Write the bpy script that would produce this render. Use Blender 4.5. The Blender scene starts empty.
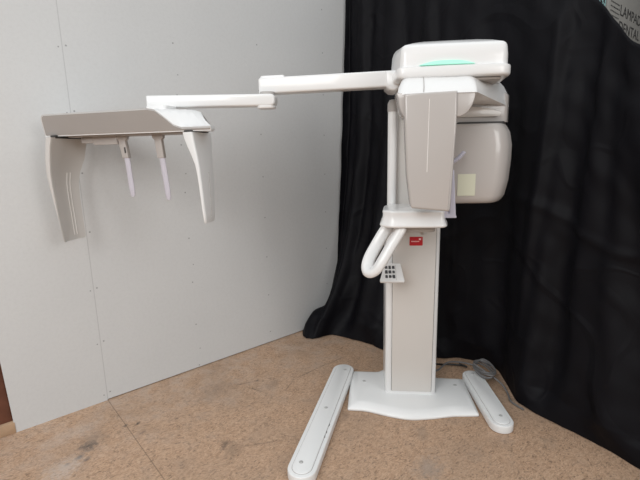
import bpy, bmesh, math, random
from mathutils import Vector, Matrix, noise
random.seed(4)
S = bpy.context.scene
COL = S.collection
R = math.radians

# ------------------------------------------------------------------ helpers
def tag(o, label=None, cat=None, group=None, kind=None):
    if label: o['label'] = label
    if cat: o['category'] = cat
    if group: o['group'] = group
    if kind: o['kind'] = kind
    return o

def empty(name, loc, rz=0.0):
    o = bpy.data.objects.new(name, None); COL.objects.link(o)
    o.location = loc; o.rotation_euler = (0, 0, rz); o.empty_display_size = .1
    return o

class MB:
    """collects rings, boxes and tubes, then becomes ONE mesh object"""
    def __init__(s, f=None): s.v = []; s.f = []; s.map = f; s.flat = set()
    def add(s, vs, fs):
        b = len(s.v); s.v += [tuple(v) for v in vs]; s.f += [tuple(i + b for i in f) for f in fs]
    def loft(s, rings, closed=True, cap0=True, cap1=True):
        n = len(rings[0]); vs = [p for r in rings for p in r]; fs = []
        for k in range(len(rings) - 1):
            for i in range(n if closed else n - 1):
                j = (i + 1) % n
                fs.append((k*n+i, k*n+j, (k+1)*n+j, (k+1)*n+i))
        nb = len(s.f)
        if cap0: fs.append(tuple(range(n - 1, -1, -1))); s.flat.add(nb + len(fs) - 1)
        if cap1: fs.append(tuple((len(rings)-1)*n + i for i in range(n))); s.flat.add(nb + len(fs) - 1)
        s.add(vs, fs)
    def slab(s, poly, a0, a1, b0=0.0, b1=0.0, seg=4, put=None):
        """2-D outline extruded from a0 to a1, both rims rounded by b0 / b1"""
        put = put or (lambda x, y, a: (x, y, a))
        rings = []
        def rim(a, b, sgn, rev):
            out = []
            if b <= 0: out = [(0, a)]
            else:
                for k in range(seg + 1):
                    t = math.pi/2 * k/seg
                    out.append((b*(1-math.sin(t)), a + sgn*b*(1-math.cos(t))))
            return out[::-1] if rev else out
        for off, a in rim(a0, b0, 1, False): rings.append([put(x, y, a) for x, y in inset(poly, off)])
        for off, a in rim(a1, b1, -1, True): rings.append([put(x, y, a) for x, y in inset(poly, off)])
        s.loft(rings)
    def box(s, x0, x1, y0, y1, z0, z1, b=0.0, seg=2):
        poly = rnd([(x0, y0), (x1, y0), (x1, y1), (x0, y1)], b, seg) if b else [(x0, y0), (x1, y0), (x1, y1), (x0, y1)]
        s.slab(poly, z0, z1, b, b, seg)
    def tube(s, path, ra, rb=None, n=12, up=(0, 0, 1), cap=True, power=1.0):
        path = [Vector(p) for p in path]; rings = []; m = len(path)
        ra = ra if isinstance(ra, (list, tuple)) else [ra]*m
        rb = ra if rb is None else (rb if isinstance(rb, (list, tuple)) else [rb]*m)
        prev = None
        for i, p in enumerate(path):
            t = (path[min(i+1, m-1)] - path[max(i-1, 0)]).normalized()
            if prev is None:
                a = Vector(up) - t*Vector(up).dot(t)
                if a.length < 1e-4: a = Vector((1, 0, 0)) - t*t.x
            else: a = prev - t*prev.dot(t)
            a.normalize(); prev = a; b = t.cross(a)
            ring = []
            for k in range(n):
                an = 2*math.pi*k/n; c, si = math.cos(an), math.sin(an)
                c = math.copysign(abs(c)**power, c); si = math.copysign(abs(si)**power, si)
                ring.append(p + a*c*ra[i] + b*si*rb[i])
            rings.append(ring)
        s.loft(rings, True, cap, cap)
    def build(s, name, mat, parent=None, angle=35, flat=False):
        me = bpy.data.meshes.new(name)
        me.from_pydata([s.map(*v) for v in s.v] if s.map else s.v, [], s.f)
        bm = bmesh.new(); bm.from_mesh(me); bm.faces.ensure_lookup_table()
        for k, f in enumerate(bm.faces): f.smooth = (not flat) and k not in s.flat
        bmesh.ops.remove_doubles(bm, verts=bm.verts, dist=1e-6)
        bmesh.ops.recalc_face_normals(bm, faces=bm.faces)
        bm.to_mesh(me); bm.free()
        if not flat:
            me.set_sharp_from_angle(angle=R(angle))
        me.materials.append(mat)
        o = bpy.data.objects.new(name, me); COL.objects.link(o)
        if parent: o.parent = parent
        return o

def rnd(pts, r, seg=5):
    """round the corners of a closed outline; r a number or one per corner"""
    out = []; n = len(pts)
    for i in range(n):
        p = Vector(pts[i]); a = Vector(pts[i-1]); b = Vector(pts[(i+1) % n])
        rr = r[i] if isinstance(r, (list, tuple)) else r
        u = (a-p); w = (b-p); lu, lw = u.length, w.length; u.normalize(); w.normalize()
        ang = math.acos(max(-1, min(1, u.dot(w))))
        if rr <= 0 or ang > math.pi-.02: out.append((p.x, p.y)); continue
        d = min(rr/math.tan(ang/2), lu*.49, lw*.49); rr = d*math.tan(ang/2)
        c = p + (u+w).normalized()*rr/math.sin(ang/2)
        s0 = p+u*d-c; s1 = p+w*d-c
        a0 = math.atan2(s0.y, s0.x); a1 = math.atan2(s1.y, s1.x)
        da = (a1-a0+math.pi) % (2*math.pi) - math.pi
        for k in range(seg+1):
            t = a0+da*k/seg; out.append((c.x+rr*math.cos(t), c.y+rr*math.sin(t)))
    return out

def inset(poly, d):
    """offset an outline inwards; edges that would turn over collapse to a corner"""
    if abs(d) < 1e-9: return [tuple(p) for p in poly]
    n = len(poly); A = sum(poly[i-1][0]*poly[i][1]-poly[i][0]*poly[i-1][1] for i in range(n)); sg = 1 if A > 0 else -1
    P2 = [Vector(p) for p in poly]
    dr_ = []
    for i in range(n):
        e = P2[(i+1) % n]-P2[i]
        dr_.append(e.normalized() if e.length > 1e-7 else None)
    for i in range(n):
        if dr_[i] is None: dr_[i] = dr_[i-1] if dr_[i-1] is not None else dr_[(i+1) % n]
    nrm = [Vector((-e.y, e.x))*sg for e in dr_]
    def vert(i):
        m = nrm[i-1]+nrm[i]; m = m/max(m.length_squared, .35)*2
        return P2[i]+m*d
    out = [vert(i) for i in range(n)]
    for _ in range(4):
        bad = [(out[(i+1) % n]-out[i]).dot(dr_[i]) < -1e-9 for i in range(n)]
        if not any(bad) or all(bad): break
        i0 = next(i for i in range(n) if not bad[i]); k = 0
        while k < n:
            i = (i0+k) % n
            if bad[i]:
                m = 0
                while bad[(i+m) % n]: m += 1
                lo = (i-1) % n; hi = (i+m) % n       # the good edges either side
                p, q = P2[lo]+nrm[lo]*d, P2[hi]+nrm[hi]*d
                cr_ = dr_[lo].x*dr_[hi].y-dr_[lo].y*dr_[hi].x
                if abs(cr_) > .02:
                    t = ((q-p).x*dr_[hi].y-(q-p).y*dr_[hi].x)/cr_; c = p+dr_[lo]*t
                    mid = (out[i]+out[hi])*.5
                    if (c-mid).length > 6*abs(d): c = mid
                else: c = (out[i]+out[hi])*.5
                for j in range(m+1): out[(i+j) % n] = c.copy()
                k += m
            k += 1
    return [(v.x, v.y) for v in out]

def stadium(a, b, r, n=10):
    a = Vector(a); b = Vector(b); d = (b-a).normalized(); an = math.atan2(d.y, d.x); out = []
    for k in range(n+1):
        t = an-math.pi/2+math.pi*k/n; out.append((b.x+r*math.cos(t), b.y+r*math.sin(t)))
    for k in range(n+1):
        t = an+math.pi/2+math.pi*k/n; out.append((a.x+r*math.cos(t), a.y+r*math.sin(t)))
    return out

def smooth_path(pts, sub=6):
    P = [Vector(p) for p in pts]; out = []
    for i in range(len(P)-1):
        p0, p1, p2, p3 = P[max(i-1, 0)], P[i], P[i+1], P[min(i+2, len(P)-1)]
        for k in range(sub):
            t = k/sub
            out.append(.5*((2*p1)+(p2-p0)*t+(2*p0-5*p1+4*p2-p3)*t*t+(3*p1-p0-3*p2+p3)*t**3))
    out.append(P[-1]); return out

def interp(tab, x):
    if x <= tab[0][0]: return tab[0][1]
    for (a, va), (b, vb) in zip(tab, tab[1:]):
        if x <= b:
            t = (x-a)/(b-a)
            return va+(vb-va)*t if not hasattr(va, '__len__') else tuple(p+(q-p)*t for p, q in zip(va, vb))
    return tab[-1][1]

# ------------------------------------------------------------------ materials
def mat(name, col, rough=.4, spec=.5, coat=0.0, noise_amt=0.0, scale=8, bump=0.0, bscale=200, trans=0.0, emit=None, metal=0.0, sub=0.0):
    m = bpy.data.materials.new(name); m.use_nodes = True; nt = m.node_tree; b = nt.nodes['Principled BSDF']
    b.inputs['Base Color'].default_value = (*col, 1); b.inputs['Roughness'].default_value = rough
    b.inputs['Specular IOR Level'].default_value = spec; b.inputs['Coat Weight'].default_value = coat
    b.inputs['Coat Roughness'].default_value = .06; b.inputs['Metallic'].default_value = metal
    b.inputs['Transmission Weight'].default_value = trans
    if sub: b.inputs['Subsurface Weight'].default_value = sub; b.inputs['Subsurface Radius'].default_value = (.01, .01, .01)
    if emit: b.inputs['Emission Color'].default_value = (*emit[:3], 1); b.inputs['Emission Strength'].default_value = emit[3]
    tc = nt.nodes.new('ShaderNodeTexCoord')
    if noise_amt:
        n = nt.nodes.new('ShaderNodeTexNoise'); n.inputs['Scale'].default_value = scale; n.inputs['Detail'].default_value = 5
        nt.links.new(tc.outputs['Object'], n.inputs['Vector'])
        x = nt.nodes.new('ShaderNodeMix'); x.data_type = 'RGBA'
        x.inputs['A'].default_value = (*[c*(1-noise_amt) for c in col], 1); x.inputs['B'].default_value = (*[min(1, c*(1+noise_amt)) for c in col], 1)
        nt.links.new(n.outputs['Fac'], x.inputs['Factor']); nt.links.new(x.outputs['Result'], b.inputs['Base Color'])
    if bump:
        n = nt.nodes.new('ShaderNodeTexNoise'); n.inputs['Scale'].default_value = bscale; n.inputs['Detail'].default_value = 4
        nt.links.new(tc.outputs['Object'], n.inputs['Vector'])
        k = nt.nodes.new('ShaderNodeBump'); k.inputs['Strength'].default_value = bump; k.inputs['Distance'].default_value = .003
        nt.links.new(n.outputs['Fac'], k.inputs['Height']); nt.links.new(k.outputs['Normal'], b.inputs['Normal'])
    return m

M = dict(
    white=mat('white_gloss_plastic', (.82, .82, .815), .28, .5, .35, .02, 6),
    paint=mat('white_satin_paint', (.80, .805, .80), .38, .5, .15, .02, 7),
    ivory=mat('ivory_plastic', (.63, .605, .575), .28, .5, .3, .02, 5),
    beige=mat('beige_plastic', (.49, .458, .436), .27, .5, .4, .025, 5),
    grey=mat('grey_plastic', (.45, .43, .415), .45, .4, 0, .03, 9),
    fascia_shade=mat('shaded_fascia', (.40, .38, .365), .42, .45, 0, .03, 9),  # shade of the undercut front put into a darker grey
    warm=mat('bounce_tinted_underside', (.42, .39, .365), .5, .4, 0, .03, 9),  # brown floor bounce and shade put into the underside colour
    dark=mat('dark_gap', (.045, .042, .04), .6),
    steel=mat('screw_steel', (.55, .55, .54), .35, .5, 0, .05, 40, metal=.3),
    led=mat('mint_light', (.45, .85, .70), .3, .5, 0, emit=(.28, .80, .58, .28)),
    lav=mat('lavender_plastic', (.66, .65, .76), .3, .5, .1, .02, 9, trans=.12),
    rod=mat('translucent_rod', (.72, .69, .76), .25, .5, .1, .02, 20, trans=.25),
    red=mat('red_label', (.50, .008, .018), .4, .5, 0, .05, 30),
    ink=mat('label_print', (.88, .60, .60), .5),
    key=mat('dark_icons', (.06, .06, .065), .5),
    sticker=mat('pale_sticker', (.66, .66, .52), .5, .4, 0, .02, 20),
    slot=mat('pale_slot', (.86, .83, .80), .35),
    cable=mat('grey_cable', (.16, .155, .155), .45, .4, 0, .1, 30),
    blackc=mat('black_cable', (.02, .02, .02), .45),
    cloth=mat('black_cloth', (.0028, .0026, .0045), .6, .17, 0, .2, 3, .25, 500),
    board=mat('grey_card', (.25, .245, .23), .6, .2, 0, .04, 12),
    print_=mat('black_print', (.03, .03, .03), .6),
    teal=mat('pale_teal_cord', (.22, .38, .38), .5),
    stud=mat('dark_red_timber', (.16, .065, .04), .7, .3, 0, .45, 14, .4, 60),
    pine=mat('pale_timber', (.50, .34, .22), .7, .3, 0, .25, 12, .3, 60),
    plaster=mat('back_wall_dark', (.035, .035, .038), .85, .2, 0, .05, 4),
)

def creases(m):
    """sharp storage creases in the cloth, as relief"""
    nt = m.node_tree; b = nt.nodes['Principled BSDF']; tc = nt.nodes.new('ShaderNodeTexCoord'); last = None
    for sc_, w_, st in ((1.1, .035, .22), (2.6, .03, .14)):
        n = nt.nodes.new('ShaderNodeTexNoise'); n.inputs['Scale'].default_value = sc_; n.inputs['Detail'].default_value = 1; n.inputs['Distortion'].default_value = .2
        nt.links.new(tc.outputs['Object'], n.inputs['Vector'])
        d = math_n(nt, 'ABSOLUTE', math_n(nt, 'SUBTRACT', n.outputs['Fac'], .5))
        h = ramp(nt, d, w_, 0)
        k = nt.nodes.new('ShaderNodeBump'); k.inputs['Strength'].default_value = st; k.inputs['Distance'].default_value = .03/sc_**.5
        nt.links.new(h, k.inputs['Height'])
        if last: nt.links.new(last, k.inputs['Normal'])
        last = k.outputs['Normal']
    nt.links.new(last, b.inputs['Normal'])

def nodes(name):
    m = bpy.data.materials.new(name); m.use_nodes = True
    return m, m.node_tree, m.node_tree.nodes['Principled BSDF']
def math_n(nt, op, a, b=None, clamp=False):
    n = nt.nodes.new('ShaderNodeMath'); n.operation = op; n.use_clamp = clamp
    for i, v in enumerate((a, b)):
        if v is None: continue
        if isinstance(v, (int, float)): n.inputs[i].default_value = v
        else: nt.links.new(v, n.inputs[i])
    return n.outputs[0]
def mixc(nt, fac, a, b):
    n = nt.nodes.new('ShaderNodeMix'); n.data_type = 'RGBA'
    for k, v in (('Factor', fac), ('A', a), ('B', b)):
        if isinstance(v, (int, float)): n.inputs[k].default_value = v
        elif isinstance(v, tuple): n.inputs[k].default_value = (*v, 1)
        else: nt.links.new(v, n.inputs[k])
    return n.outputs['Result']
def noise_n(nt, vec, scale, detail=4, rough=.5, dist=0.0):
    n = nt.nodes.new('ShaderNodeTexNoise'); n.inputs['Scale'].default_value = scale; n.inputs['Detail'].default_value = detail
    n.inputs['Roughness'].default_value = rough; n.inputs['Distortion'].default_value = dist
    nt.links.new(vec, n.inputs['Vector']); return n.outputs['Fac']
def ramp(nt, fac, lo, hi):
    n = nt.nodes.new('ShaderNodeMapRange'); n.inputs['From Min'].default_value = lo; n.inputs['From Max'].default_value = hi
    nt.links.new(fac, n.inputs['Value']); return n.outputs['Result']
def spot(nt, vec, x, y, rx, ry, rot=0.0, wob=None):
    """soft-edged blob of dirt at a fixed place on the surface"""
    mp = nt.nodes.new('ShaderNodeMapping'); mp.vector_type = 'TEXTURE'
    mp.inputs['Location'].default_value = (x, y, 0); mp.inputs['Rotation'].default_value = (0, 0, rot); mp.inputs['Scale'].default_value = (rx, ry, 1)
    nt.links.new(vec, mp.inputs['Vector'])
    ln = nt.nodes.new('ShaderNodeVectorMath'); ln.operation = 'LENGTH'; nt.links.new(mp.outputs[0], ln.inputs[0])
    v = ln.outputs['Value']
    if wob is not None: v = math_n(nt, 'ADD', v, math_n(nt, 'MULTIPLY', math_n(nt, 'SUBTRACT', wob, .45), 2.6))
    return ramp(nt, v, 1.0, .25)

creases(M['cloth'])
# floor: worn particle board
def floor_mat():
    m, nt, b = nodes('particle_board')
    tc = nt.nodes.new('ShaderNodeTexCoord'); v = tc.outputs['Object']
    sx = nt.nodes.new('ShaderNodeSeparateXYZ'); nt.links.new(v, sx.inputs[0]); X, Y = sx.outputs['X'], sx.outputs['Y']
    def flakes(rot, sc, st):
        mp = nt.nodes.new('ShaderNodeMapping'); mp.inputs['Rotation'].default_value = (0, 0, rot); mp.inputs['Scale'].default_value = (sc, sc*st, sc)
        nz = nt.nodes.new('ShaderNodeTexNoise'); nz.inputs['Scale'].default_value = 9; nt.links.new(v, nz.inputs['Vector'])
        ad = nt.nodes.new('ShaderNodeVectorMath'); ad.operation = 'MULTIPLY_ADD'; ad.inputs[1].default_value = (.05, .05, 0)
        nt.links.new(nz.outputs['Color'], ad.inputs[0]); nt.links.new(v, ad.inputs[2]); nt.links.new(ad.outputs[0], mp.inputs['Vector'])
        vo = nt.nodes.new('ShaderNodeTexVoronoi'); vo.inputs['Scale'].default_value = 1; nt.links.new(mp.outputs[0], vo.inputs['Vector'])
        s = nt.nodes.new('ShaderNodeSeparateColor'); nt.links.new(vo.outputs['Color'], s.inputs[0]); return s.outputs[0], s.outputs[1]
    f1, g1 = flakes(.5, 95, 1.9); f2, g2 = flakes(-.9, 80, 2.4); f3, g3 = flakes(1.5, 105, 1.8)
    c = mixc(nt, f1, (.425, .272, .175), (.56, .378, .257))
    c = mixc(nt, math_n(nt, 'MULTIPLY', ramp(nt, f2, .55, 1.0), .5), c, (.62, .44, .31))
    c = mixc(nt, math_n(nt, 'MULTIPLY', ramp(nt, f3, .70, 1.0), .45), c, (.30, .185, .115))
    c = mixc(nt, math_n(nt, 'MULTIPLY', ramp(nt, g2, .90, .97), .5), c, (.10, .065, .045))
    for sc_, k_ in ((9, .45), (16, .6), (27, .65), (38, .55)):          # short dark fibres
        nz = noise_n(nt, v, sc_, 3, .6, .4); gate = noise_n(nt, v, sc_*1.7, 2)
        ln_ = ramp(nt, math_n(nt, 'ABSOLUTE', math_n(nt, 'SUBTRACT', nz, .5)), .014, .004)
        c = mixc(nt, math_n(nt, 'MULTIPLY', math_n(nt, 'MULTIPLY', ln_, ramp(nt, gate, .52, .60)), k_), c, (.12, .075, .05))
    big = noise_n(nt, v, 2.2, 6, .6); mid = noise_n(nt, v, 7, 6, .65)
    c = mixc(nt, math_n(nt, 'MULTIPLY', ramp(nt, big, .46, .72), .42), c, (.30, .225, .17))
    c = mixc(nt, math_n(nt, 'MULTIPLY', ramp(nt, mid, .54, .78), .5), c, (.33, .255, .20))
    # pinkish pale dust near the wall
    dust = math_n(nt, 'MULTIPLY', ramp(nt, Y, -.9, -.05), ramp(nt, mid, .42, .62))
    c = mixc(nt, math_n(nt, 'MULTIPLY', dust, .30), c, (.60, .50, .43))
    wob = noise_n(nt, v, 38, 6, .8)
    for (x, y, rx, ry, ro, k, col) in STAINS:
        c = mixc(nt, math_n(nt, 'MULTIPLY', spot(nt, v, x, y, rx, ry, ro, wob), k), c, col)
    # joints between boards
    for ax_, at in (('X', 0.0), ('X', 2.44), ('X', -2.44)):
        d = math_n(nt, 'ABSOLUTE', math_n(nt, 'SUBTRACT', X if ax_ == 'X' else Y, at))
        c = mixc(nt, math_n(nt, 'MULTIPLY', ramp(nt, d, .0032, .0012), .6), c, (.11, .075, .05))
    nt.links.new(c, b.inputs['Base Color']); b.inputs['Roughness'].default_value = .62; b.inputs['Specular IOR Level'].default_value = .3
    bp = nt.nodes.new('ShaderNodeBump'); bp.inputs['Strength'].default_value = .35; bp.inputs['Distance'].default_value = .002
    nt.links.new(f1, bp.inputs['Height']); nt.links.new(bp.outputs['Normal'], b.inputs['Normal'])
    return m

# left wall: unpainted plasterboard with a joint and screw holes
def board_mat():
    m, nt, b = nodes('plasterboard')
    tc = nt.nodes.new('ShaderNodeTexCoord'); v = tc.outputs['Object']
    sx = nt.nodes.new('ShaderNodeSeparateXYZ'); nt.links.new(v, sx.inputs[0]); X, Z = sx.outputs['X'], sx.outputs['Z']
    fine = noise_n(nt, v, 55, 6, .75); big = noise_n(nt, v, 2.0, 5, .6); mid = noise_n(nt, v, 14, 5, .6)
    c = mixc(nt, big, (.622, .629, .630), (.682, .687, .684))
    c = mixc(nt, math_n(nt, 'MULTIPLY', ramp(nt, fine, .45, .70), .30), c, (.55, .55, .545))
    c = mixc(nt, math_n(nt, 'MULTIPLY', ramp(nt, mid, .62, .8), .25), c, (.76, .76, .75))
    j = math_n(nt, 'ABSOLUTE', X)
    c = mixc(nt, math_n(nt, 'MULTIPLY', ramp(nt, j, .0032, .0010), .42), c, (.33, .33, .33))
    def dots(x0, zs, z0, r):
        dx = math_n(nt, 'SUBTRACT', X, x0)
        zz = math_n(nt, 'SUBTRACT', math_n(nt, 'PINGPONG', math_n(nt, 'SUBTRACT', Z, z0), zs/2), 0)
        return ramp(nt, math_n(nt, 'SQRT', math_n(nt, 'ADD', math_n(nt, 'MULTIPLY', dx, dx), math_n(nt, 'MULTIPLY', zz, zz))), r, r*.5)
    for x0, zs, z0, r in ((-.018, .33, .04, .005), (.018, .33, .05, .006), (.60, .30, .02, .006), (.615, .60, .14, .005), (1.2, .30, .09, .006), (1.80, .31, .04, .006)):
        c = mixc(nt, math_n(nt, 'MULTIPLY', dots(x0, zs, z0, r), .6), c, (.10, .10, .105))
    nt.links.new(c, b.inputs['Base Color']); b.inputs['Roughness'].default_value = .8; b.inputs['Specular IOR Level'].default_value = .25
    bp = nt.nodes.new('ShaderNodeBump'); bp.inputs['Strength'].default_value = .25; bp.inputs['Distance'].default_value = .002
    nt.links.new(fine, bp.inputs['Height']); nt.links.new(bp.outputs['Normal'], b.inputs['Normal'])
    return m

# ------------------------------------------------------------------ the room
WA = R(40.5)                      # the plasterboard wall runs this way
W0 = Vector((-1.317, 2.42, 0))    # foot of its board joint
dW = Vector((math.cos(WA), math.sin(WA), 0)); nW = Vector((dW.y, -dW.x, 0))
def wallpt(u, n, z=0.0): return W0 + dW*u + nW*n + Vector((0, 0, z))
def wallobj(o): o.location = W0; o.rotation_euler = (0, 0, WA); return o

STAINS = [
    (-.20, -.395, .060, .055, .3, .85, (.06, .055, .055)), (-.17, -.36, .14, .10, .9, .40, (.20, .16, .13)),
    (-.255, -.455, .035, .022, .4, .85, (.07, .065, .065)), (-.31, -.47, .022, .016, .4, .85, (.07, .065, .065)), (-.235, -.50, .03, .018, .4, .75, (.08, .07, .07)),
    (-.004, -.345, .026, .014, .2, .9, (.05, .045, .045)), (.052, -.372, .026, .014, .6, .95, (.05, .045, .045)),
    (-.33, -.50, .15, .10, .5, .55, (.56, .49, .44)), (-.25, -.22, .24, .09, .1, .35, (.54, .46, .41)), (.05, -.47, .03, .02, .4, .5, (.12, .09, .08)),
    (.325, -.86, .060, .032, .8, .70, (.13, .095, .075)), (.33, -.93, .12, .06, .9, .45, (.20, .15, .11)),
    (.47, -.98, .19, .012, -.5, .50, (.16, .11, .08)), (.52, -.36, .24, .13, .3, .40, (.25, .20, .165)),
    (.71, -.40, .11, .007, -.35, .65, (.12, .085, .06)), (.80, -.43, .022, .022, 0, .7, (.10, .075, .06)), (.73, -.52, .10, .008, -1.2, .6, (.13, .09, .065)), (.86, -.53, .10, .05, .5, .4, (.20, .15, .12)),
    (.90, -.63, .09, .006, .55, .65, (.13, .09, .065)), (1.12, -.575, .22, .009, .05, .65, (.13, .095, .07)), (1.36, -.575, .13, .012, -.02, .55, (.15, .11, .08)),
    (1.02, -.85, .11, .07, .3, .40, (.20, .155, .125)), (.955, -1.10, .06, .03, .6, .40, (.18, .13, .10)),
    (.95, -1.66, .13, .10, .3, .55, (.30, .26, .23)), (1.14, -1.48, .10, .05, .9, .40, (.25, .20, .16)),
]
g = MB(); g.add([(-4.2, -5.6, 0), (4.6, -5.6, 0), (4.6, .3, 0), (-4.2, .3, 0), (-4.2, -5.6, -.03), (4.6, -5.6, -.03), (4.6, .3, -.03), (-4.2, .3, -.03)],
      [(0, 1, 2, 3), (7, 6, 5, 4), (0, 4, 5, 1), (1, 5, 6, 2), (2, 6, 7, 3), (3, 7, 4, 0)])
fl = wallobj(g.build('floor', floor_mat(), flat=True)); tag(fl, kind='structure')

CORNER = 2.95
g = MB()   # plasterboard: its left end is cut a little off plumb
lo, hi = -.468, -.56
for f_ in ([(lo, 0, 0), (0, 0, 0), (0, 0, 3.0), (hi, 0, 3.0)], [(0, 0, .0065), (CORNER, 0, .0065), (CORNER, 0, 3.0), (0, 0, 3.0)]):
    g.add(f_ + [(x, .0125, z) for x, y, z in f_], [(0, 1, 2, 3), (7, 6, 5, 4), (0, 4, 5, 1), (1, 5, 6, 2), (2, 6, 7, 3), (3, 7, 4, 0)])
tag(wallobj(g.build('wall_left', board_mat(), flat=True)), kind='structure')
g = MB(); g.add([(CORNER, 0, 0), (CORNER, -4.6, 0), (CORNER, -4.6, 3), (CORNER, 0, 3), (CORNER+.05, .05, 0), (CORNER+.05, -4.6, 0), (CORNER+.05, -4.6, 3), (CORNER+.05, .05, 3)],
      [(0, 1, 2, 3), (7, 6, 5, 4), (0, 4, 5, 1), (1, 5, 6, 2), (2, 6, 7, 3), (3, 7, 4, 0)])
tag(wallobj(g.build('wall_back', M['plaster'], flat=True)), kind='structure')
g = MB(); g.box(-2.2, -.4655, -.004, .085, 0, .062, .003); tag(wallobj(g.build('trim_1', M['pine'])), kind='structure')       # sole plate
g = MB(); g.box(-.415, CORNER, .014, .085, .0005, .062, .002); tag(wallobj(g.build('trim_3', M['stud'])), kind='structure')  # dark timber added behind the board so no light leaks through its gap
g = MB(); g.box(-1.3, -.42, .022, .085, .062, 3.0, .003); tag(wallobj(g.build('trim_2', M['stud'])), kind='structure')         # stud

# ------------------------------------------------------------------ the machine
YAW = R(-6.0)
O = Vector((.518, 2.338, 0))
mach = empty('dental_xray_machine', O, YAW)
tag(mach, 'white floor-standing dental x-ray machine with a long side arm, on a splayed-foot base', 'x-ray machine')
def P(name, mb, m, parent=mach, angle=35): return mb.build(name, M[m], parent, angle)
def xz(y0): return lambda x, z, a: (x, y0 + a, z)          # outlines drawn in the x-z plane, extruded along y

# base
bp = rnd([(-.362, .30), (-.372, -.132), (-.27, -.134), (-.145, -.178), (-.03, -.208), (.10, -.185), (.215, -.155), (.357, -.143), (.352, .24), (.17, .245), (.12, .33), (-.12, .37), (-.19, .30)],
         [.01, .01, .2, .25, .25, .25, .2, .01, .01, .05, .08, .08, .05], 6)
g = MB(); rings = []
for off, z in ((.004, .002), (0, .008), (.002, .016), (.03, .034), (.045, .040), (.055, .042)):
    rings.append([(x, y, z) for x, y in inset(bp, off)])
g.loft(rings); base = P('base_plate', g, 'paint', angle=50)
def screw(x, y, z, parent, r=.011):
    s = MB(); s.slab([(x+r*math.cos(k*math.pi/6), y+r*math.sin(k*math.pi/6)) for k in range(12)], z-.002, z+.0025, 0, .0015, 2)
    s.tube([(x, y, z+.0022), (x, y, z+.0030)], r*.35, n=6)
    return s.build('screw', M['steel'], parent)
screw(-.277, .133, .042, base); screw(.275, .119, .042, base)
def foot(a, b, r, scr):
    g = MB(); g.slab(stadium(a, b, r, 12), .003, .046, .004, .005, 3); f = P('foot', g, 'paint', angle=50)
    g = MB(); g.slab(stadium(a, b, r*.68, 12), .044, .0515, 0, .0025, 2); g.build('foot_cover', M['paint'], f)
    g = MB(); g.slab(stadium(a, b, r*.715, 12), .044, .0466); g.build('cover_seam', M['grey'], f)
    for x, y in scr: screw(x, y, .0515, f, .010)
    return f
lf = foot((-.414, .275), (-.557, -.655), .068, ((-.402, .254), (-.489, -.186), (-.566, -.630)))
rf = foot((.409, .245), (.445, -.228), .061, ((.409, .25), (.450, -.200)))
# chips in the paint of the long foot
g = MB()
for k in range(9):
    t = .60+.045*k/2+random.uniform(-.008, .008); x = -.418-.135*t+.046+random.uniform(-.003, .003); y = .275-.93*t
    w = random.uniform(.004, .014)
    g.slab(rnd([(x-.0015, y-w), (x+.0015, y-w*.7), (x+.001, y+w), (x-.002, y+w*.6)], .0008, 2), .0455, .0467)
g.build('paint_chip', M['dark'], lf)

# column
colpoly = rnd([(-.153, .02), (-.11, .002), (.113, .002), (.142, .02), (.142, .30), (-.153, .30)], [.02, .04, .04, .02, .03, .03], 5)
g = MB(); g.slab(colpoly, .040, 1.095, .003, .003, 2); colm = P('column', g, 'white', angle=40)
g = MB(); g.slab(rnd([(-.1170, .0615), (.1142, .0615), (.1197, 1.094), (-.1190, 1.094)], .006, 3), -.0012, .004, put=xz(0)); g.build('panel_gap', M['dark'], colm)
g = MB(); g.slab(rnd([(-.1155, .063), (.1125, .063), (.118, 1.094), (-.1175, 1.094)], .006, 3), -.006, .004, .003, 0, 2, xz(0)); fp = g.build('front_panel', M['ivory'], colm)
g = MB(); g.slab(rnd([(-.027, .941), (.044, .941), (.044, .990), (-.027, .990)], .003, 2), -.0075, -.005, .0005, 0, 1, xz(0)); lb = g.build('red_badge', M['red'], colm)
tag(lb, 'small red badge with pale lettering')
g = MB()
for k in range(8):
    x = -.017+k*.0054; g.slab([(x, .9615), (x+.0036, .9615), (x+.0036, .9675), (x, .9675)], -.0080, -.0072, put=xz(0))
g.slab([(.023, .972), (.034, .972), (.034, .982), (.023, .982)], -.0080, -.0072, put=xz(0))
g.build('badge_print', M['ink'], lb)
g = MB(); g.tube([(.052, -.005, 1.020), (.052, -.020, 1.020)], .014, n=16); g.tube([(.052, -.018, 1.020), (.052, -.023, 1.020)], [.010, .009], n=16)
kn = g.build('key_switch', M['steel'], colm)

g = MB(); g.slab(rnd([(-.098, .035), (.128, .035), (.128, .27), (-.098, .27)], .02, 4), 1.09, 1.80, 0, 0); P('upper_column', g, 'ivory')
g = MB(); g.tube([(-.1265, .0, 1.10), (-.1255, .0, 1.665)], .0235, n=20); tb = P('guide_tube', g, 'paint')
g = MB(); g.tube([(-.1255, 0, 1.652), (-.1255, 0, 1.655), (-.1255, 0, 1.690), (-.1225, .0, 1.708), (-.1225, 0, 1.713)], [.0255, .0262, .0262, .020, .010], n=20); g.build('tube_cap', M['grey'], tb)

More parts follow.
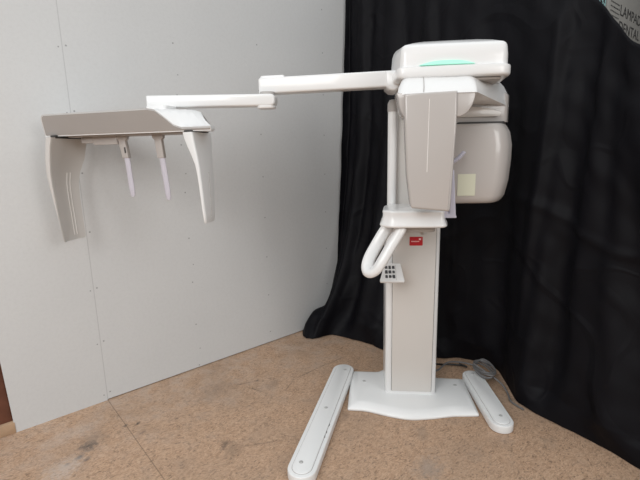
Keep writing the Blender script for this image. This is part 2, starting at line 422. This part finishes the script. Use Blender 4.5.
# chin table, handle and control panel
TO = rnd([(-.150, -.335), (.110, -.335), (.132, -.22), (.125, -.01), (-.15, -.01), (-.185, -.10), (-.200, -.29)], [.05, .035, .05, .02, .03, .05, .05], 6)
g = MB(); rings = []
for off, z, sh in ((.030, 1.092, 0), (.008, 1.094, 0), (.001, 1.099, 0), (0, 1.104, 0), (.002, 1.109, 0), (.007, 1.118, 0), (.013, 1.136, 0), (.015, 1.154, 0), (.013, 1.164, 0), (.013, 1.169, 0), (.018, 1.1735, 0), (.026, 1.175, 0)):
    rings.append([(x, y, z) for x, y in inset(TO, off)])
g.loft(rings); tray = P('chin_table', g, 'white', angle=60)
g = MB(); g.box(-.125, -.065, -.190, -.186, 1.1735, 1.1748); g.box(-.035, -.031, -.25, -.20, 1.1735, 1.1748); g.build('tray_mark', M['grey'], tray)
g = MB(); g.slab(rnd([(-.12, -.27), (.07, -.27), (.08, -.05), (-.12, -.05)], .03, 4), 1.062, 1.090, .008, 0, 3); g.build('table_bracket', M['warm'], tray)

g = MB()
hp = smooth_path([(-.150, -.20, 1.085), (-.178, -.205, 1.045), (-.215, -.225, .985), (-.247, -.255, .930), (-.258, -.285, .890), (-.244, -.315, .873), (-.216, -.325, .890), (-.190, -.322, .928), (-.150, -.305, .995), (-.110, -.285, 1.058), (-.095, -.275, 1.085)], 5)
g.tube(hp, [.020+.005*min(1, max(0, (i-20)/15)) for i in range(len(hp))], [.031+.006*min(1, max(0, (i-20)/15)) for i in range(len(hp))], 16, up=(0, -1, .3), power=.7); hd = P('handle', g, 'white', angle=60)

g = MB()
cpm = Matrix.Translation((-.128, -.115, .815)) @ Matrix.Rotation(R(48), 4, 'X')
def cput(x, y, a): return tuple(cpm @ Vector((x, y, a)))
g.slab(rnd([(-.066, -.055), (.066, -.055), (.047, .055), (-.038, .055)], .008, 4), -.012, .006, .004, .003, 3, cput); cp = P('control_panel', g, 'white')
g = MB(); g.box(-.155, -.095, -.10, .006, .80, .83, .006); g.build('panel_bracket', M['ivory'], cp)
for r_ in range(3):
    for c_ in range(3):
        x = -.028+c_*.0190-.0035*(2-r_)*.2; y = .030-r_*.027
        g = MB(); w = (.0080, .0068, .0075)[(r_*2+c_) % 3]; h = (.0080, .0100, .0090)[(r_+c_) % 3]
        g.slab(rnd([(x-w, y-h), (x+w, y-h), (x+w*.8, y+h), (x-w, y+h)], .002, 2), .0055, .0068, 0, 0, 2, cput); g.build('button', M['key'], cp)
g = MB(); g.slab([(.021, -.045), (.0228, -.045), (.0205, .045), (.019, .045)], .0055, .0066, put=cput); g.build('panel_line', M['grey'], cp)

# fixed head
HO = rnd([(-.118, -.36), (.10, -.372), (.342, -.36), (.372, -.05), (.352, .12), (-.10, .16), (-.142, -.06)], [.03, .6, .045, .1, .08, .05, .1], 6)
g = MB(); rings = []
def ring(poly, off, z, dz=0.0, sh=0.0): return [(x, y+sh, z+dz*(y+.36)) for x, y in inset(poly, off)]
for off, z, dz, sh in ((.012, 1.800, 0, 0), (.003, 1.806, 0, 0), (.004, 1.850, .02, 0), (.008, 1.882, .06, 0), (.014, 1.892, .09, 0), (.024, 1.897, .12, 0), (.07, 1.908, .13, 0), (.12, 1.916, .13, 0)):
    rings.append(ring(HO, off, z, dz, sh))
g.loft(rings); head = P('head_housing', g, 'white', angle=28)
LO = rnd([(-.128, -.372), (.10, -.386), (.350, -.374), (.382, -.06), (.36, .125), (-.105, .165), (-.152, -.06)], [.03, .6, .06, .1, .08, .05, .1], 6)
g = MB(); rings = []
for off, z in ((.05, 1.757), (.010, 1.758), (.002, 1.763), (0, 1.769), (0, 1.796), (.002, 1.802), (.012, 1.8055)):
    rings.append([(x, y, z) for x, y in inset(LO, off)])
g.loft(rings); fln = P('head_flange', g, 'white', angle=50)
g = MB(); g.slab(inset(LO, .035), 1.744, 1.7545, .01, 0, 2); g.build('flange_underside', M['warm'], fln)  # added sheet, shade and floor bounce in its colour
g = MB()   # mint light: a lens with a flat foot and an arched top
N_ = 22; ft, bk = [], []
for k in range(N_+1):
    t = k/N_; x = -.036+.232*t; y = -.372+.0+.010*(2*t-1)**2*.6
    ft.append((x, y-.006, 1.8085)); bk.append((x, y-.004, 1.8085+.0165*max(.03, 1-(abs(2*t-1))**2.6)))
rr = ft + bk[::-1]; g.add(rr + [(x, y+.02, z) for x, y, z in rr], [])
n = len(rr); g.f += [tuple(range(n)), tuple(range(2*n-1, n-1, -1))] + [(i, i+n, (i+1) % n+n, (i+1) % n) for i in range(n)]
ls = g.build('status_light', M['led'], head); tag(ls, 'mint green glowing status light')

# rotating unit: beam, sensor side and tube side
g = MB()
top = rnd([(-.100, -.345), (.178, -.345), (.392, -.05), (.37, .07), (.05, .06), (-.08, -.20)], [.03, .05, .02, .04, .03, .05], 6)
bot = rnd([(-.140, -.450), (.188, -.452), (.440, -.055), (.425, .10), (.06, .06), (-.10, -.25)], [.03, .02, .02, .04, .03, .05], 6)
def lerp2(t, zf, zb):
    out = []
    for (a, b), (c, d) in zip(top, bot):
        x, y = a+(c-a)*t, b+(d-b)*t
        k = min(1, max(0, (y+.45)/.45)); out.append((x, y, zf+(zb-zf)*k))
    return out
g.loft([lerp2(0, 1.772, 1.772), lerp2(.10, 1.768, 1.768), lerp2(.45, 1.745, 1.750), lerp2(.82, 1.712, 1.715), lerp2(.97, 1.690, 1.668), lerp2(1, 1.682, 1.650)])
beam = P('rotating_arm', g, 'white', angle=30)
g = MB()   # seam across the front of the cap
g.tube([(-.018, -.3475, 1.773), (-.020, -.394, 1.7467), (-.023, -.4335, 1.7136), (-.026, -.450, 1.690)], .0016, n=6); g.build('cap_seam', M['grey'], beam)
g = MB()   # apron behind the sensor, curved towards its foot
ap = [(-.136, 1.690), (.186, 1.690)]
for k in range(1, 9):
    t = k/8*math.pi/2; ap.append((.115+.071*math.cos(t), 1.686-.10*math.sin(t)))
for k in range(8, 0, -1):
    t = k/8*math.pi/2; ap.append((-.090-.040*math.cos(t), 1.686-.10*math.sin(t)))
g.slab(ap, -.447, -.30, .006, .006, 2, lambda x, z, a: (x, a, z)); P('sensor_mount', g, 'beige', angle=40)
g = MB()
sp = rnd([(-.106, 1.684), (.110, 1.690), (.112, 1.560), (.106, 1.40), (.098, 1.20), (.094, 1.188), (-.066, 1.204), (-.072, 1.215), (-.090, 1.345), (-.102, 1.56)], [.004, .004, .3, .3, .2, .02, .02, .2, .3, .3], 4)
g.slab(sp, -.462, -.375, .010, .02, 4, lambda x, z, a: (x, a, z)); sen = P('sensor_housing', g, 'beige', angle=50)
g = MB(); g.tube([(-.003, -.4622, 1.66), (-.006, -.4622, 1.36)], .0014, n=6); g.build('sensor_ridge', M['slot'], sen)  # pale colour stands in for the highlight along the ridge
g = MB()   # neck above the tube head
g.slab(rnd([(.135, -.15), (.42, -.10), (.446, -.035), (.435, .09), (.15, .02)], [.03, .03, .03, .05, .02], 5), 1.578, 1.72, .003, .02, 3); nk = P('tube_neck', g, 'beige', angle=40)
g = MB(); g.slab(rnd([(.145, 1.604), (.375, 1.604), (.385, 1.625), (.32, 1.645), (.24, 1.652), (.165, 1.640)], .012, 4), -.156, -.12, .004, 0, 2, lambda x, z, a: (x, a+(x-.135)*.07, z)); g.build('neck_lip', M['ivory'], nk)
g = MB(); g.slab(rnd([(.14, -.145), (.40, -.125), (.432, -.05), (.41, .08), (.16, .015)], [.03, .03, .05, .05, .02], 5), 1.566, 1.582); g.build('neck_gap', M['dark'], nk)
g = MB(); rings = []
for z, off, xr in ((1.186, .045, 0), (1.188, .030, 0), (1.194, .014, .0), (1.206, .003, .0), (1.225, -.003, .004), (1.30, -.006, .012), (1.40, -.007, .016), (1.47, -.007, .016), (1.53, -.004, .010), (1.558, .0, .002), (1.566, .004, 0), (1.571, .012, 0)):
    poly = rnd([(.115, -.19), (.37, -.185), (.424, -.10), (.430, .06), (.40, .12), (.16, .015)], [.03, .09, .08, .06, .04, .02], 7)
    rings.append([(x+(xr*1.5 if x > .3 else 0), y, z) for x, y in inset(poly, off)])
g.loft(rings); th = P('tube_head', g, 'beige', angle=45)
g = MB(); g.slab(rnd([(.178, 1.230), (.262, 1.230), (.262, 1.335), (.178, 1.335)], .003, 2), -.1965, -.188, 0, .001, 1, lambda x, z, a: (x, a, z)); tag(g.build('sticker', M['sticker'], th), 'pale greenish square sticker')

# lavender patient supports
g = MB(); g.slab(rnd([(.132, 1.36), (.143, 1.36), (.158, 1.15), (.164, 1.134), (.10, 1.134), (.10, 1.152), (.128, 1.152)], [.004, .004, .01, .004, .004, .004, .01], 3), -.285, -.265, .003, .003, 2, lambda x, z, a: (x, a, z)); P('bite_support', g, 'lav')
g = MB(); g.tube(smooth_path([(.10, -.27, 1.385), (.135, -.27, 1.395), (.162, -.27, 1.413), (.183, -.27, 1.436), (.187, -.27, 1.443)], 4), [.010]*16+[.006], [.015]*16+[.008], 12); P('temple_rest', g, 'lav')
g = MB(); g.box(.085, .125, -.285, -.255, 1.145, 1.40, .006); P('support_post', g, 'lav')

# long arm: two links
g = MB()
g.slab(rnd([(-.790, 1.742), (-.130, 1.750), (-.130, 1.8235), (-.790, 1.818)], [.006, .006, .006, .012], 4), -.205, -.115, .010, .010, 3, lambda x, z, a: (x, a-(x+.13)*.04, z)); a2 = P('upper_arm', g, 'white', angle=40)
g = MB(); g.slab(rnd([(-.785, -.165), (-.660, -.175), (-.660, -.090), (-.785, -.085)], [.02, .008, .008, .02], 4), 1.815, 1.8285, 0, .005, 3); g.build('arm_cap', M['white'], a2)
g = MB()   # bracket where the arm meets the head
g.slab(rnd([(-.172, 1.752), (-.152, 1.734), (-.125, 1.730), (-.09, 1.760), (-.09, 1.822), (-.175, 1.822)], [.01, .02, .02, .02, .005, .005], 4), -.212, -.02, .012, .012, 3, lambda x, z, a: (x, a, z)); P('arm_bracket', g, 'white', angle=40)
g = MB()
g.slab(rnd([(-1.318, 1.683), (-.703, 1.679), (-.700, 1.735), (-1.318, 1.740)], [.006, .02, .02, .006], 4), -.045, .045, .010, .010, 3, lambda x, z, a: (x, a-.185-(x+.7)*(-.10), z)); a1 = P('lower_arm', g, 'white', angle=40)
g = MB(); g.slab(rnd([(-.790, -.237), (-.706, -.232), (-.706, -.142), (-.790, -.15)], [.02, .03, .03, .02], 4), 1.668, 1.682, .006, 0, 3); g.build('arm_cap', M['white'], a1)
g = MB(); g.tube([(-.745, -.185, 1.730), (-.745, -.185, 1.748)], .036, n=24); g.build('pivot', M['grey'], a1)

# cephalometric head on the end of the arm, in its own turned frame
CA = R(-8.5); CO = Vector((-1.776, -.369, 1.5594)); cc, cs = math.cos(CA), math.sin(CA)
def ceph(u, v, z): return (CO.x + u*cc - v*cs, CO.y + u*cs + v*cc, CO.z + z)
DV = .235
g = MB(ceph)
CUT = .045
def sil(v):
    """outline of the head in its own u-z plane at depth v: the front edge is scooped low, the back stays high"""
    k = min(1, v/.15)
    e = .832 - .025*k - .22*max(0, (v-.10)/.135)**2          # right end, rounded in plan
    lo_ = .018 + .004*k
    a_ = .560 + (.695-.560)*k; w_ = .125 - .025*k
    pts = []
    for i in range(9): pts.append((-.074 + (e-.004+.074)*i/8, 0.0))
    pts += [(e, .004), (e+.002, lo_*.5), (e, lo_)]
    for i in range(1, 25):
        t = i/24; u = e*(1-t) + (-.022)*t
        q = (u-a_)/w_; q = max(0, min(1, q)); q = q*q*(3-2*q)
        z = .1005 + .003*min(1, max(0, u/.5)) ; z = z + (lo_-z)*q
        pts.append((u, z))
    pts += [(-.034, .0965), (-.044, .088), (-.050, .076)]
    return pts
def under(p, v, amt=1.0):
    u, z = p; d = CUT*amt*(1-min(1, max(0, z/.095)))
    return (u, v+d, z)
rings = []
for v, ins, amt in ((.003, .003, 1), (0, 0, 1), (.006, 0, .9), (.03, 0, .55), (.06, 0, .2), (.09, 0, 0), (.12, 0, 0), (.145, 0, 0), (.17, 0, 0), (.195, 0, 0), (.215, 0, 0), (.228, 0, 0), (.235, .004, 0)):
    rings.append([under(p, v, amt) for p in inset(sil(v), ins)])
g.loft(rings); cb = P('cephalometric_head', g, 'white', angle=38)
g = MB(ceph)   # added front sheet, its darker grey paints in the undercut's shade
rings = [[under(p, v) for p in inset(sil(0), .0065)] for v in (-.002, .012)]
g.loft(rings); g.build('front_shade_sheet', M['fascia_shade'], cb)
g = MB(ceph)
g.slab(rnd([(.02, .07), (.70, .07), (.70, .20), (.02, .20)], .03, 4), -.006, .002); g.build('head_underside', M['warm'], cb)  # sheet below the head, coloured as if shaded and lit off the floor
g = MB(ceph); g.slab(rnd([(.47, .09), (.58, .09), (.58, .20), (.47, .20)], .02, 4), .095, .125); g.build('arm_mount', M['white'], cb)

# sensor panel on the left
g = MB(ceph); rings = []
zt = [(-.006, -.040, .004, 0, .232), (-.05, -.050, -.010, 0, .233), (-.11, -.062, -.022, 0, .226), (-.18, -.066, -.030, 0, .192), (-.235, -.060, -.030, 0, .175), (-.285, -.052, -.026, 0, .167), (-.34, -.043, -.023, 0, .163), (-.40, -.034, -.018, 0, .160), (-.47, -.025, -.011, 0, .152), (-.515, -.019, -.007, .002, .148), (-.524, -.016, -.008, .006, .142)]
for z, uo, ui, v0, v1 in zt:
    sag = .016
    pl_ = [(uo+.006, v0+.006), (uo+.012, v0), (ui-.002, v0), (ui, v0+.004)]
    for k in range(1, 8):
        t = k/8; pl_.append((ui - sag*math.sin(math.pi*t)*.9, v0+(v1-v0)*t))
    pl_ += [(ui, v1-.003), (ui-.003, v1), (uo+.012, v1), (uo+.004, v1-.006)]
    for k in range(1, 6):
        t = 1-k/6; pl_.append((uo, v0+.01+(v1-v0-.02)*t))
    rings.append([(u, v, z) for u, v in pl_])
g.loft(rings); lp = P('sensor_panel', g, 'ivory', cb and mach, 50)
g = MB(ceph)
for sgn in (0, 1):
    q = []
    for z in [-.18-.32*i/16 for i in range(17)]:
        ui = interp(sorted([(a[0], a[2]) for a in zt]), z); v1 = interp(sorted([(a[0], a[4]) for a in zt]), z)
        t = .60+.10*sgn; q.append((ui-.016*math.sin(math.pi*t)*.9+.0012, v1*t, z))
    g.tube(q, .0016, n=6)
g.build('slot_line', M['slot'], lp)
g = MB(ceph); g.box(-.03, .0, .03, .20, -.010, .004); g.build('panel_joint', M['dark'], lp)

# collimator panel on the right
g = MB(ceph); rings = []
zr = [(-.004, .694, .742, .03, .205), (-.03, .700, .746, .03, .203), (-.065, .712, .751, .03, .192), (-.10, .727, .757, .03, .180), (-.15, .745, .764, .03, .166), (-.20, .752, .768, .03, .157), (-.26, .757, .772, .03, .148), (-.32, .761, .775, .03, .139), (-.38, .765, .778, .03, .128), (-.41, .768, .778, .032, .120), (-.418, .771, .776, .036, .112)]
for z, u0, u1, v0, v1 in zr:
    rings.append([(u, v, z) for u, v in rnd([(u0, v0), (u1-.004, v0), (u1, v0+.006), (u1, v1), (u0+.002, v1)], [.003, .003, .004, .004, .003], 3)])
g.loft(rings); rp = P('collimator_panel', g, 'white', mach, 45)
g = MB(ceph); g.tube([(.7672, .112, -.185), (.7745, .100, -.30), (.7783, .088, -.39)], .0018, n=6); g.build('slot_line', M['grey'], rp)
g = MB(ceph); g.box(.70, .738, .035, .19, -.008, .004); g.build('panel_joint', M['dark'], rp)

# head positioners
def ear(u0, u1, zb, tip, zt_):
    g = MB(ceph)
    g.slab(rnd([(u0-.010, -.002), (u0+.052, -.002), (u0+.048, -.022), (u0+.040, -.03), (u1+.038, zb), (u1+.002, zb), (u0+.002, -.03), (u0-.008, -.02)], [.002, .002, .006, .006, .004, .004, .006, .006], 3), .112, .136, .004, .004, 2, lambda u, z, a: (u, a, z))
    h = g.build('ear_rod_holder', M['beige'], mach)
    g = MB(ceph); m_ = 12
    path = [Vector((u1+.020+(tip-u1-.020)*k/m_, .124, zb+.02+(zt_-zb-.02)*k/m_)) for k in range(m_+1)]
    g.tube(path, [.008]*m_+[.005], [.0155]*(m_-1)+[.0145, .010], 14, up=(0, 1, 0)); r = g.build('ear_rod', M['rod'], h)
    return h
h1 = ear(.286, .299, -.112, .332, -.303); h2 = ear(.487, .496, -.116, .534, -.318)
g = MB(ceph); g.slab(rnd([(.318, -.060), (.326, -.060), (.328, -.088), (.320, -.088)], .002, 2), .1105, .1125, put=lambda u, z, a: (u, a, z)); g.build('holder_slot', M['dark'], h1)
g = MB(ceph); g.box(.070, .150, .112, .138, -.036, -.006, .006); g.box(.145, .285, .108, .142, -.045, -.003, .004); P('nasion_support', g, 'beige')

# ------------------------------------------------------------------ black drape
BOT = [(-.162, 3.418), (-.150, 3.275), (-.09, 3.235), (-.026, 3.250), (.084, 3.300), (.234, 3.206), (.365, 3.108), (.456, 3.001), (.62, 2.93), (.802, 2.86), (.99, 2.84), (1.15, 2.70), (1.145, 2.48), (1.126, 2.285), (1.206, 2.122), (1.335, 1.926), (1.431, 1.728), (1.52, 1.50), (1.60, 1.30)]
TOP = [(.235, 3.735, 2.85), (.28, 3.69, 2.85), (.33, 3.64, 2.85), (.38, 3.58, 2.85), (.45, 3.50, 2.85), (.54, 3.40, 2.85), (.63, 3.30, 2.85), (.72, 3.20, 2.85), (.80, 3.10, 2.85), (.88, 3.00, 2.83), (.97, 2.88, 2.75), (1.06, 2.74, 2.62), (1.17, 2.55, 2.42), (1.28, 2.38, 2.26), (1.358, 2.25, 2.122), (1.372, 2.13, 2.000), (1.395, 2.0, 1.875), (1.50, 1.78, 1.80), (1.60, 1.56, 1.74)]
def smooth_tab(T, s):
    n = len(T)-1; x = s*n; i = min(int(x), n-1); t = x-i
    p0, p1, p2, p3 = (Vector(T[max(0, min(n, j))]) for j in (i-1, i, i+1, i+2))
    return .5*((2*p1)+(p2-p0)*t+(2*p0-5*p1+4*p2-p3)*t*t+(3*p1-p0-3*p2+p3)*t**3)
BOT3 = [(*p, 0) for p in BOT]
LEFT_U = [(0.0, 1.545), (.03, 1.55), (.10, 1.66), (.127, 1.725), (.15, 1.80), (.25, 1.87), (.53, 1.945), (1.06, 1.965), (1.63, 2.000), (2.11, 2.025), (2.64, 2.045), (2.85, 2.055)]
def drape_pt(s, t):
    b = smooth_tab(BOT3, s); a = smooth_tab(TOP, s)
    z = a.z*t
    w = (1-t)**(5.0-3.2*min(1, s*1.8))
    p = a.lerp(b, w); p.z = z
    if s < .18:                               # the left edge lies along the plasterboard
        u = interp(LEFT_U, z)-.012; q = wallpt(u, .026 + .10*max(0, .1-z)/.1*0, z); k = 1-s/.18; k = k*k*(3-2*k)
        kk = k*min(1, z/.06) if s > .01 else k*min(1, z/.03)
        p = p.lerp(Vector((q.x, q.y, z)), kk)
    e = .004
    n2 = (smooth_tab(TOP, min(1, s+e))-smooth_tab(TOP, max(0, s-e))); nn = Vector((n2.y, -n2.x, 0)).normalized()
    nn = nn if nn.y < 0 else -nn              # towards the room
    hang = t*(1-t)*4
    f = .030*math.sin(s*46+1.2*t+.6*math.sin(3*t)) + .014*math.sin(s*97-2.2*t) + .016*math.sin(s*23+4*t)
    f *= .35+.65*(1-t)
    f += .030*(noise.noise(Vector((s*9, t*2.2, 1.7))))*(1-t*.5) + .012*noise.noise(Vector((s*30, t*16, 4.1)))
    f += .035*math.exp(-((s-.69-.03*t)/.012)**2)*min(1, t*2.2)            # one sharp fold running down from the top
    f += .05*math.exp(-(((s-.93)+.10*(t-.55))/.02)**2)*math.exp(-((t-.62)/.25)**2)
    f += .012*math.exp(-((t-.50-.02*math.sin(s*20)-.25*(s-.8))/.012)**2)*(s > .6)  # crease across
    amp = min(1, z/.12)*min(1, s/.05+.25)*min(1, (1-t)/.10+.12)
    p += nn*f*amp
    bz = .006
    if t < .10:                               # puddled hem
        k = 1-t/.10
        lump = .045*math.exp(-((s-.06)/.06)**2) + .018
        bz += lump*math.sin(math.pi*min(1, t/.06))*.9 + .010*abs(noise.noise(Vector((s*25, t*40, 9))))
    p.z += bz
    dw = (p-W0).dot(nW)                       # stay clear of the plasterboard
    if dw < .02: p += nW*(.02-dw)
    return p
g = MB(); NS, NT = 300, 130
tt = [(j/NT)**1.35 for j in range(NT+1)]
vs = [drape_pt(i/NS, tt[j]) for j in range(NT+1) for i in range(NS+1)]
g.add(vs, [(j*(NS+1)+i, j*(NS+1)+i+1, (j+1)*(NS+1)+i+1, (j+1)*(NS+1)+i) for j in range(NT) for i in range(NS)])
dr = g.build('backdrop_drape', M['cloth'], angle=180)
sd = dr.modifiers.new('thickness', 'SOLIDIFY'); sd.thickness = .003; sd.offset = -1
tag(dr, 'long black cloth drape hanging behind the x-ray machine and pooling on the floor', 'drape')

# ------------------------------------------------------------------ printed board behind the drape
SB = Vector((1.446, 2.318, 0))
sb = empty('sign_board', SB, WA); tag(sb, 'grey printed board showing above the black drape at the top right', 'sign')
g = MB(); g.box(0, .62, 0, .02, .004, 2.36, .002); g.build('board_panel', M['board'], sb)
def text(body, x, z, h, w, sp=1.0):
    cu = bpy.data.curves.new('lettering', 'FONT'); cu.body = body; cu.size = 1; cu.extrude = .01; cu.space_character = sp
    t = bpy.data.objects.new('t', cu); COL.objects.link(t)
    dg = bpy.context.evaluated_depsgraph_get(); me = bpy.data.meshes.new_from_object(t.evaluated_get(dg))
    bpy.data.objects.remove(t)
    xs = [v.co.x for v in me.vertices]; ys = [v.co.y for v in me.vertices]
    for v in me.vertices:
        a = (v.co.x-min(xs))/(max(xs)-min(xs)); b = (v.co.y-min(ys))/(max(ys)-min(ys))
        v.co = (x+a*w, -.0012 if v.co.z > 0 else .0006, z+b*h)
    me.materials.append(M['print_']); o = bpy.data.objects.new('lettering', me); COL.objects.link(o); o.parent = sb
    return o
text('LAMPAD', .18, 2.117, .050, .36); text('DENTAL', .18, 2.040, .050, .36)
g = MB()
for r_ in range(4):
    x = .03
    while x < .16:
        w = random.uniform(.008, .022); z = 2.155-r_*.021
        g.box(x, min(x+w, .165), -.0008, .001, z, z+.006); x += w+.007
g.build('small_print', M['print_'], sb)
g = MB()
for k in range(2):
    q = -.013*k; g.tube(smooth_path([(1.398+q, 2.318, 2.42), (1.402+q, 2.318, 2.24), (1.412+q, 2.318, 2.156), (1.428+q, 2.320, 2.120), (1.430+q, 2.322, 2.0), (1.430+q, 2.324, .006)], 5), .0020, n=8)
cd = g.build('cord_pair', M['teal']); cd.name = 'cord'; tag(cd, 'pale teal looped cord hanging beside the grey printed board', 'cord')

# ------------------------------------------------------------------ cables on the floor
g = MB()
coil = []
for k in range(64):
    a = k/64*2*math.pi*4.2+2.2; rr = 1+.12*math.sin(k*.7)
    coil.append((1.028+.006*math.sin(k*.35)+(.048+.010*math.sin(k*.5))*math.cos(a), 2.555+.095*rr*math.sin(a), .060+.005*math.sin(k*.9)+.0006*k))
lead = [(.702, 2.60, .060), (.722, 2.585, .056), (.755, 2.605, .054), (.80, 2.66, .054), (.85, 2.70, .055), (.93, 2.68, .06)]
tail = [(1.085, 2.45, .045), (1.105, 2.38, .012), (1.09, 2.30, .008), (1.105, 2.25, .008), (1.125, 2.21, .008)]
g.tube(smooth_path(lead+coil+tail, 4), .0055, n=8)
tag(g.build('power_cable', M['cable']), 'grey power cable coiled on the floor behind the short right foot', 'cable')
g = MB(); g.tube(smooth_path([(.66, 2.66, .050), (.74, 2.70, .047), (.80, 2.735, .020), (.87, 2.75, .012), (.94, 2.735, .012), (.97, 2.70, .016), (.93, 2.74, .02)], 6), .0065, n=8)
tag(g.build('data_cable', M['blackc']), 'thin black cable on the floor behind the white base plate', 'cable')

# ------------------------------------------------------------------ daylight
W = bpy.data.worlds.new('overcast_sky'); S.world = W; W.use_nodes = True
nt = W.node_tree; bg = nt.nodes['Background']; bg.inputs['Strength'].default_value = 1.0
tc = nt.nodes.new('ShaderNodeTexCoord'); sx = nt.nodes.new('ShaderNodeSeparateXYZ'); nt.links.new(tc.outputs['Generated'], sx.inputs[0])
cr = nt.nodes.new('ShaderNodeValToRGB'); nt.links.new(ramp(nt, sx.outputs['Z'], -.4, 1.0), cr.inputs['Fac'])
e = cr.color_ramp.elements; e[0].position = .0; e[0].color = (.10, .085, .07, 1); e[1].position = 1; e[1].color = (1.15, 1.19, 1.22, 1)
k = e.new(.28); k.color = (.16, .15, .14, 1); k = e.new(.40); k.color = (.38, .385, .39, 1)
nt.links.new(cr.outputs['Color'], bg.inputs['Color'])
def area(name, loc, aim, sx_, sy_, power, col):
    L = bpy.data.lights.new(name, 'AREA'); L.shape = 'RECTANGLE'; L.size = sx_; L.size_y = sy_; L.energy = power; L.color = col
    o = bpy.data.objects.new(name, L); COL.objects.link(o); o.location = loc
    o.rotation_euler = (Vector(aim)-Vector(loc)).to_track_quat('-Z', 'Y').to_euler(); return o
area('doorway_daylight', (-2.0, -1.7, 3.2), (-.1, 2.6, 1.1), 2.6, 2.2, 125, (1.0, 1.0, .99))
area('window_daylight', (2.9, -1.3, 2.3), (.3, 2.4, 1.2), 1.6, 1.6, 45, (1.0, .99, .97))

# ------------------------------------------------------------------ camera
cam = bpy.data.cameras.new('camera'); co = bpy.data.objects.new('camera', cam); COL.objects.link(co)
cam.sensor_width = 36; cam.lens = 435/640*36; cam.clip_start = .05; cam.clip_end = 60
th_, ro_ = R(11.3), R(1.3)
fw = Vector((0, math.cos(th_), -math.sin(th_))); up = Vector((0, math.sin(th_), math.cos(th_))); rt = Vector((1, 0, 0))
Rr = math.cos(ro_)*rt-math.sin(ro_)*up; Uu = math.sin(ro_)*rt+math.cos(ro_)*up
mw = Matrix((Rr, Uu, -fw)).transposed().to_4x4(); mw.translation = (0, 0, 1.45); co.matrix_world = mw
S.camera = co
S.view_settings.view_transform = 'Standard'; S.view_settings.look = 'None'
S.view_settings.exposure = -0.13; S.view_settings.gamma = 1.0; S.view_settings.use_curve_mapping = False
